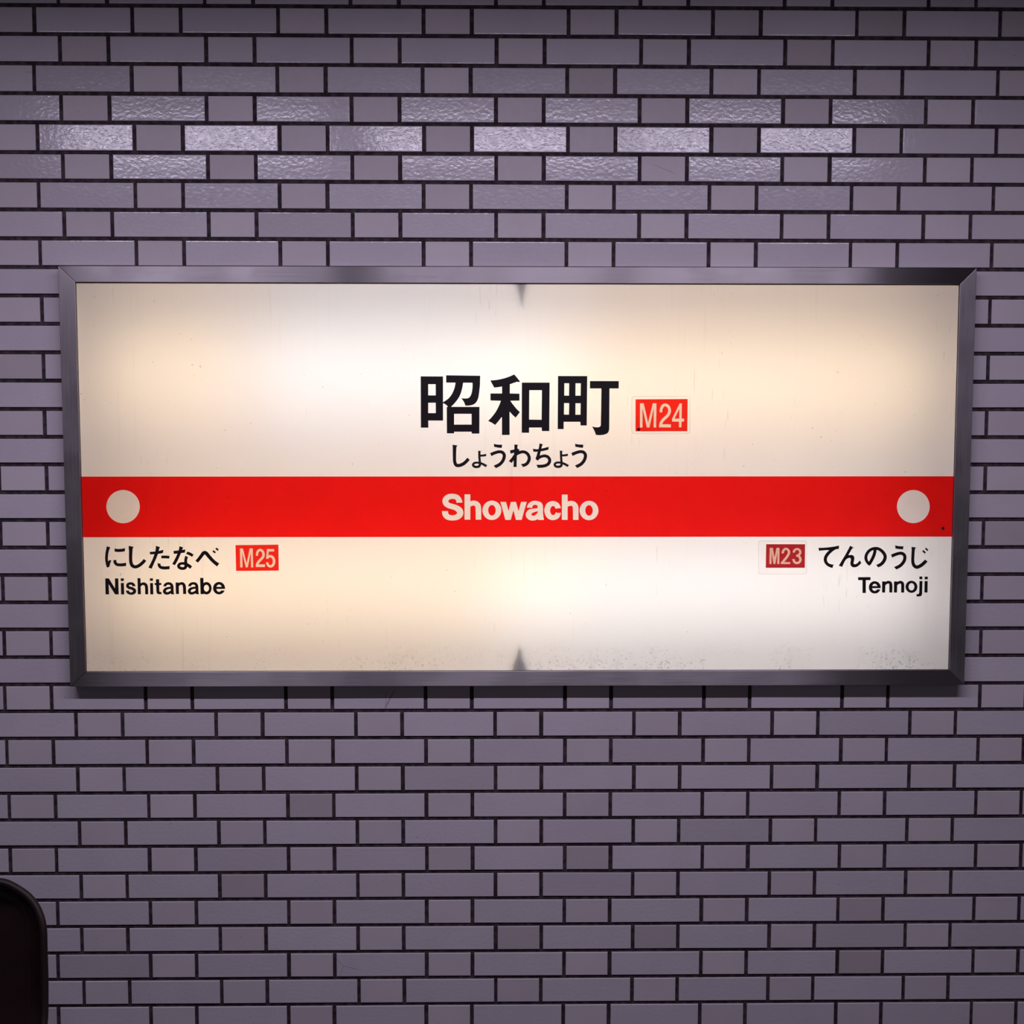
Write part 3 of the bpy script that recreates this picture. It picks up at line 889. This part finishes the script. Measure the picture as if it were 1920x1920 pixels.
N1, N2 = (190, 1075), (305, 1075)
L_A = [('str', [(62, 388, 86), (82, 342, 80), (125, 312, 76), (185, 304, 74), (245, 325, 80), (280, 385, 84), (283, 470, 84), (288, 590, 84)], [(18, 392), (106, 388)]),
       ('poly', [(243, 540), (328, 540), (332, 592), (350, 628), (262, 630), (240, 596)]),
       ('str', [(285, 425, 62), (180, 440, 66), (95, 468, 76), (52, 530, 88), (80, 588, 84), (140, 602, 76), (205, 580, 74), (252, 540, 56)])]
L_N = [('poly', [(388, 275), (475, 275), (480, 325), (490, 620), (400, 620)]),
       ('str', [(440, 400, 60), (490, 332, 72), (565, 302, 78), (625, 330, 86), (652, 410, 88), (660, 620, 90)])]
NISHI = [
    (N1, [('poly', [(118, 152), (225, 152), (412, 458), (410, 152), (508, 152), (520, 632), (415, 632), (218, 320), (228, 632), (128, 632)])]),
    (N1, [('rect', (582, 150, 672, 228)), ('poly', [(586, 290), (674, 290), (686, 633), (594, 633)])]),
    (N1, [('str', [(982, 384, 92), (946, 324, 80), (880, 304, 72), (806, 324, 80), (786, 384, 84), (836, 430, 82), (920, 452, 80), (990, 500, 90), (990, 562, 92), (940, 600, 80), (872, 606, 70), (805, 574, 80), (778, 516, 88)],
           [(936, 386), (1030, 386)], [(732, 516), (822, 520)])]),
    (N1, [('poly', [(1085, 145), (1172, 145), (1186, 628), (1096, 628)]), ('str', [(1140, 400, 60), (1190, 338, 74), (1262, 310, 80), (1330, 345, 88), (1356, 425, 90), (1360, 628, 90)])]),
    (N1, [('rect', (1457, 150, 1548, 225)), ('poly', [(1462, 290), (1550, 290), (1560, 630), (1470, 630)])]),
    (N1, [('poly', [(1640, 178), (1732, 178), (1738, 530), (1746, 552), (1768, 560), (1802, 558), (1806, 622), (1740, 628), (1685, 614), (1658, 578), (1650, 500)]), ('poly', [(1600, 290), (1800, 288), (1800, 350), (1602, 352)])]),
    (N2, L_A), (N2, L_N), (N2, move(L_A, 745, -3)),
    (N2, [('poly', [(1125, 136), (1222, 136), (1226, 400), (1236, 622), (1138, 624)]), ('ring', (1314, 447, 154, 186, 78, 104)), ('rect', (1140, 500, 1222, 622))]),
    (N2, [('ring', (1691, 445, 180, 187, 84, 110)), ('sub', [(1690, 467), (1900, 467), (1900, 514), (1690, 514)]), ('rect', (1600, 405, 1868, 467))])]
for org, pr_ in NISHI:
    sheet('roman_letter', glyph_contours(org, 16.0, pr_), INK_W, M_INK, sign, .5)
T1 = (1600, 1070)
T_N = [('poly', [(692, 258), (766, 258), (769, 290), (762, 525), (690, 525)]), ('str', [(730, 350, 50), (782, 300, 60), (842, 276, 66), (888, 300, 70), (900, 360, 72), (898, 525, 70)])]
TENN = [[('rect', (115, 156, 411, 227)), ('rect', (220, 156, 299, 535))],
        [('ring', (514, 400, 142, 148, 68, 86)), ('sub', [(514, 420), (700, 420), (700, 450), (514, 450)]), ('rect', (440, 371, 655, 420))],
        T_N, move(T_N, 285, 0), [('ring', (1395, 387, 141, 145, 70, 88))],
        [('rect', (1585, 140, 1656, 205)), ('poly', [(1588, 248), (1656, 248), (1650, 555), (1640, 590), (1618, 610), (1590, 618), (1518, 618), (1518, 562), (1558, 562), (1576, 548), (1583, 510)])],
        [('rect', (1712, 144, 1786, 206)), ('poly', [(1712, 250), (1783, 250), (1779, 524), (1705, 524)])]]
for pr_ in TENN:
    sheet('roman_letter', glyph_contours(T1, 12.8, pr_), INK_W, M_INK, sign, .5)

# red stripe with cut-out letters and discs, pale film let into the cut-outs
S1, S2 = (820, 915), (970, 915)
S_H = [('rect', (612, 143, 742, 712)), ('str', [(690, 400, 80), (760, 352, 108), (835, 340, 112), (895, 375, 122), (922, 450, 126), (925, 712, 124)])]
SHOW = [(S1, [('str', [(498, 328, 135), (480, 260, 125), (430, 206, 118), (338, 187, 116), (240, 207, 126), (184, 275, 134), (196, 345, 130), (255, 392, 122), (340, 418, 122), (430, 450, 126), (503, 512, 140), (508, 590, 140), (445, 652, 126),
                       (342, 672, 118), (240, 654, 126), (184, 595, 134), (171, 518, 136)], [(430, 331), (566, 328)], [(100, 520), (240, 518)])]),
        (S1, S_H), (S1, [('ring', (1228, 502, 213, 218, 85, 118))]),
        (S1, [('poly', [(1420, 312), (1545, 312), (1603, 520), (1655, 312), (1770, 312), (1828, 520), (1885, 312), (2012, 312), (1897, 718), (1768, 718), (1712, 500), (1652, 718), (1530, 718)])]),
        (S2, [('str', [(276, 438, 122), (300, 376, 106), (362, 338, 92), (435, 338, 94), (502, 372, 112), (518, 445, 120), (518, 560, 120), (524, 690, 118)], [(213, 440), (340, 446)]),
              ('poly', [(460, 600), (583, 600), (586, 660), (600, 700), (594, 718), (472, 718), (456, 690)]),
              ('str', [(500, 478, 64), (390, 500, 78), (290, 532, 108), (252, 600, 126), (290, 660, 122), (370, 678, 106), (440, 645, 104), (490, 580, 80)])]),
        (S2, [('str', [(920, 455, 118), (885, 385, 118), (800, 348, 112), (712, 392, 126), (672, 507, 130), (712, 622, 126), (800, 667, 112), (888, 632, 118), (922, 560, 118)], [(860, 456), (980, 454)], [(862, 561), (982, 559)])]),
        (S2, move(S_H, 390, 5)), (S2, [('ring', (1613, 505, 212, 218, 84, 118))])]
show_loops = [glyph_contours(o_, 12.0, q_) for o_, q_ in SHOW]
discs = [circle_loop(230.8, 949.9, 31.3, 31.1), circle_loop(1712.5, 949.8, 30.7, 31.0)]
STRIPE_W = PANEL_W - .4
band = np.array([(149.0, 893.6), (1792.4, 893.0), (1789.8, 1006.2), (152.2, 1007.4)])
stripe = sheet('red_stripe', [band] + discs + [l for lp in show_loops for l in lp], STRIPE_W, M_RED, sign)
for lp in show_loops:
    sheet('roman_letter', lp, STRIPE_W, M_PALE, stripe)
for d in discs:
    sheet('white_disc', [d], STRIPE_W, M_PALE, stripe)

def plate(corners, org, sc, glyphs, m_red, m_pale, border, label):
    loops = [glyph_contours(org, sc, q_) for q_ in glyphs]
    pl = sheet('number_sticker', [np.array(corners)] + [l for lp in loops for l in lp], STRIPE_W - .3, m_red, sign)
    tag(pl, label)
    for lp in loops:
        sheet('sticker_character', lp, STRIPE_W - .3, m_pale, pl)
    if border:
        x0, y0, x1, y1, r = border
        lp = []
        for cx, cy, a0 in ((x1 - r, y1 - r, 0), (x0 + r, y1 - r, 90), (x0 + r, y0 + r, 180), (x1 - r, y0 + r, 270)):
            lp += [(cx + r * math.cos(math.radians(a0 + t)), cy + r * math.sin(math.radians(a0 + t))) for t in range(0, 91, 10)]
        lp = np.array(lp)
        ctr = lp.mean(0)
        inner = lp + (ctr - lp) * (.7 / np.abs(lp - ctr).max(0))
        sheet('clear_backing', [lp], STRIPE_W - .15, M_CLEAR, pl)
        sheet('backing_edge', [lp, inner], STRIPE_W - .2, M_EDGE, pl)
    return pl

DOT_W = STRIPE_W - .5
p24 = plate([(1191.7, 748.7), (1289.4, 748.2), (1288.7, 808.5), (1191.4, 808.8)], (1185, 735), 17.4545,
      [[('poly', [(260, 368), (380, 368), (528, 1000), (680, 368), (800, 368), (790, 1160), (708, 1160), (712, 530), (572, 1160), (485, 1160), (345, 530), (345, 1160), (260, 1160)])],
       [('str', [(946, 662, 84), (958, 560, 88), (1005, 460, 90), (1088, 420, 92), (1180, 468, 92), (1228, 575, 92), (1216, 685, 92), (1150, 788, 92), (1045, 882, 92), (968, 980, 92), (936, 1080, 92), (932, 1140, 90)], [(904, 664), (988, 664)]),
        ('poly', [(890, 1055), (1272, 1055), (1272, 1158), (886, 1158)])],
       [('poly', [(1560, 375), (1630, 375), (1625, 870), (1702, 870), (1702, 968), (1622, 968), (1616, 1155), (1535, 1155), (1535, 968), (1310, 968), (1310, 880)]), ('sub', [(1395, 870), (1547, 545), (1547, 870)])]],
      M_RED2, M_PALE2, (1184.4, 743.0, 1294.2, 813.4, 5), 'bright red sticker reading M24 in pale letters')
sheet('rivet', [circle_loop(1197.3, 805.2, 2.9, 3.1, 24)], DOT_W, M_INK, p24, .4)
plate([(441.5, 1022.1), (522.0, 1021.2), (522.7, 1069.9), (442.7, 1070.6)], (430, 1010), 18.2857,
      [[('poly', [(362, 335), (468, 335), (592, 850), (700, 335), (803, 335), (820, 985), (745, 985), (735, 480), (632, 985), (565, 985), (440, 470), (455, 985), (375, 985)])],
       [('str', [(946, 588, 76), (956, 490, 80), (1000, 412, 84), (1062, 386, 84), (1138, 430, 84), (1172, 530, 84), (1152, 628, 84), (1082, 710, 84), (1000, 798, 84), (955, 880, 84), (948, 950, 82)], [(908, 588), (985, 588)]),
        ('poly', [(908, 882), (1222, 882), (1224, 972), (905, 972)])],
       [('poly', [(1290, 355), (1537, 355), (1537, 440), (1350, 440), (1335, 600), (1322, 692), (1262, 690)]),
        ('str', [(1300, 668, 60), (1350, 620, 80), (1415, 600, 84), (1485, 640, 86), (1528, 725, 88), (1530, 820, 88), (1490, 910, 86), (1415, 950, 84), (1335, 915, 82), (1290, 810, 78)], None, [(1250, 814), (1330, 808)])]],
      M_RED2, M_PALE2, None, 'bright red sticker reading M25 in pale letters')
plate([(1436.6, 1020.3), (1509.6, 1020.4), (1509.0, 1064.6), (1435.8, 1064.6)], (1425, 1010), 19.2,
      [[('poly', [(350, 330), (465, 330), (522, 680), (590, 330), (703, 330), (695, 912), (620, 912), (630, 480), (552, 912), (485, 912), (415, 480), (415, 912), (338, 912)])],
       [('str', [(814, 530, 86), (832, 450, 82), (882, 385, 80), (935, 366, 78), (1008, 400, 82), (1044, 482, 84), (1020, 570, 84), (950, 680, 84), (860, 790, 84), (800, 870, 84)], [(770, 530), (858, 530)]),
        ('poly', [(748, 842), (1087, 842), (1087, 912), (745, 912)])],
       [('str', [(1216, 500, 84), (1238, 425, 82), (1290, 384, 78), (1345, 374, 76), (1418, 406, 82), (1450, 478, 84), (1428, 552, 82), (1370, 602, 76), (1300, 612, 70)], [(1174, 500), (1260, 500)]),
        ('str', [(1300, 612, 70), (1376, 624, 76), (1436, 680, 84), (1456, 762, 84), (1420, 838, 84), (1335, 876, 80), (1248, 845, 82), (1198, 735, 90)], None, [(1150, 736), (1246, 735)])]],
      M_RED3, M_PALE3, (1422.0, 1014.0, 1512.5, 1076.5, 4), 'older dark red sticker reading M23 in salmon letters')
sheet('rivet', [circle_loop(1768.2, 990.6, 2.7, 2.7, 24)], DOT_W, M_INK, stripe, .4)

# ------------------------------------------------------------------ platform seat at the lower left
M_SEAT, g, p = principled('dark_brown_moulded_plastic', (0.010, 0.003, 0.004), 0.22, 0, .5)
gp = g.n('ShaderNodeNewGeometry').outputs['Position']
g.link(g.mix(g.noise(gp, 14.0, 3.0), (0.007, 0.002, 0.003), (0.016, 0.005, 0.006)), p.inputs['Base Color'])
g.link(g.ramp(g.noise(gp, 30.0, 3.0), .3, .7, .16, .32), p.inputs['Roughness'])
M_LEG, g, p = principled('grey_painted_steel', (0.12, 0.11, 0.115), 0.4, .6)
gp = g.n('ShaderNodeNewGeometry').outputs['Position']
g.link(g.mix(g.noise(gp, 18.0, 2.0), (0.10, 0.09, 0.095), (0.14, 0.13, 0.135)), p.inputs['Base Color'])

edge = on_plane(86, 1790, -425)
HALF = .222
chair = bpy.data.objects.new('platform_seat', None)
COL.objects.link(chair)
chair.location = (edge.x - HALF + .013, -.62, 0)
tag(chair, 'dark brown glossy moulded plastic platform seat against the tiled wall', 'seat')
top_z = on_plane(0, 1655, -425).z
# side profile (y forward is negative), from the front lip over the seat up the back
dense = catmull([(-.245, .430, 0), (-.225, .464, 0), (-.12, .462, 0), (.00, .445, 0), (.072, .455, 0), (.115, .508, 0),
                 (.142, .58, 0), (.168, .67, 0), (.196, top_z - .02, 0), (.204, top_z, 0)], 24)[:, :2]
dd = np.concatenate([[0], np.cumsum(np.hypot(*np.diff(dense, axis=0).T))])
tt = np.concatenate([dd[-1] * .5 * (1 - np.cos(np.linspace(0, np.pi / 2, 26)) ** 1.0), dd[-1] * .5 + dd[-1] * .5 * np.sin(np.linspace(0, np.pi / 2, 44))[1:]])
prof = np.stack([np.interp(tt, dd, dense[:, 0]), np.interp(tt, dd, dense[:, 1])], 1)
dist = np.concatenate([[0], np.cumsum(np.hypot(*np.diff(prof, axis=0).T))])
total = dist[-1]
NT = 28
def half_at(s):
    w_ = HALF * (1.22 - .22 * (s / total) ** 2)
    for t, r in ((total - s, .105), (s, .06)):
        if t < r:
            w_ -= r - math.sqrt(max(r * r - (r - t) ** 2, 0))
    return w_
def shell_point(i, t):
    s = dist[i]
    a, b = prof[max(i - 1, 0)], prof[min(i + 1, len(prof) - 1)]
    tg_ = (b - a) / np.linalg.norm(b - a)
    nrm = np.array([-tg_[1], tg_[0]])                         # to the sitter's side
    hw = half_at(s)
    curl = .034 * abs(t) ** 4 + .006 * abs(t) ** 2
    e = min(total - s, .07) / .07
    lip = .012 * (1 - e) ** 3
    back = max(0.0, (s / total - .5) / .5)
    q = prof[i] + nrm * (curl + lip + .006 * back * abs(t))
    return (t * hw, q[0], q[1])
v_, f_ = [], []
ts = [math.sin(math.pi / 2 * (2 * j / NT - 1)) for j in range(NT + 1)]
for i in range(len(prof)):
    for t in ts:
        v_.append(shell_point(i, t))
for i in range(len(prof) - 1):
    for j in range(NT):
        a = i * (NT + 1) + j
        f_.append((a, a + 1, a + NT + 2, a + NT + 1))
shell = new_obj('seat_shell', mesh_from('seat_shell', v_, f_, True), M_SEAT, chair)
sm = shell.modifiers.new('thickness', 'SOLIDIFY')
sm.thickness = .007
sm.offset = 0
# rolled rim all round the shell
ring = [v_[j] for j in range(NT + 1)] + [v_[i * (NT + 1) + NT] for i in range(1, len(prof))]
ring += [v_[(len(prof) - 1) * (NT + 1) + j] for j in range(NT - 1, -1, -1)] + [v_[i * (NT + 1)] for i in range(len(prof) - 2, 0, -1)]
def tube_mesh(name, path, r, n=10, closed=True):
    pts = [Vector(q) for q in path]
    clean = [pts[0]]
    for q in pts[1:]:
        if (q - clean[-1]).length > .003: clean.append(q)
    if closed and (clean[0] - clean[-1]).length < .003: clean.pop()
    pts = clean
    m_ = len(pts)
    vv, ff = [], []
    ref = Vector((.3, -.8, .5)).normalized()
    for i, q in enumerate(pts):
        d = (pts[(i + 1) % m_] - pts[i - 1]).normalized() if closed or 0 < i < m_ - 1 else (pts[min(i + 1, m_ - 1)] - pts[max(i - 1, 0)]).normalized()
        a = ref - d * ref.dot(d)
        a.normalize()
        b = d.cross(a)
        for k in range(n):
            t = 2 * math.pi * k / n
            vv.append(q + (a * math.cos(t) + b * math.sin(t)) * r)
    for i in range(m_ if closed else m_ - 1):
        for k in range(n):
            a0, b0 = i * n, ((i + 1) % m_) * n
            ff.append((a0 + k, a0 + (k + 1) % n, b0 + (k + 1) % n, b0 + k))
    if not closed:
        ff += [tuple(range(n))[::-1], tuple(range((m_ - 1) * n, m_ * n))]
    return mesh_from(name, vv, ff, True)
M_RIM, g, p = principled('dull_brown_rim', (0.008, 0.003, 0.004), 0.5, 0, .3)
gp = g.n('ShaderNodeNewGeometry').outputs['Position']
g.link(g.mix(g.noise(gp, 14.0, 3.0), (0.006, 0.002, 0.003), (0.012, 0.004, 0.005)), p.inputs['Base Color'])
new_obj('seat_rim', tube_mesh('seat_rim', ring, .0085), M_RIM, chair)
# moulded bead just inside the rim
def inset(s, t):
    s2 = total * .5 + (s - total * .5) * .925
    return shell_point(int(np.argmin(np.abs(dist - s2))), t * .84)
bead = [inset(dist[0], t) for t in ts] + [inset(d_, 1) for d_ in dist[1:]] + [inset(dist[-1], t) for t in ts[::-1][1:]] + [inset(d_, -1) for d_ in dist[::-1][1:-1]]
new_obj('seat_bead', tube_mesh('seat_bead', bead, .0045, 8), M_SEAT, chair)
# under-frame and pedestal
new_obj('pedestal', tube_mesh('pedestal', [(0, -.06, .01), (0, -.06, .2), (0, -.06, .43)], .034, 20, False), M_LEG, chair)
v_, f_ = [], []
box_into(v_, f_, (-.14, -.20, .412), (.14, .03, .432))
new_obj('support_plate', mesh_from('support_plate', v_, f_), M_LEG, chair)
v_, f_ = [], []
box_into(v_, f_, (-.11, -.17, 0), (.11, .05, .012))
new_obj('base_plate', mesh_from('base_plate', v_, f_), M_LEG, chair)
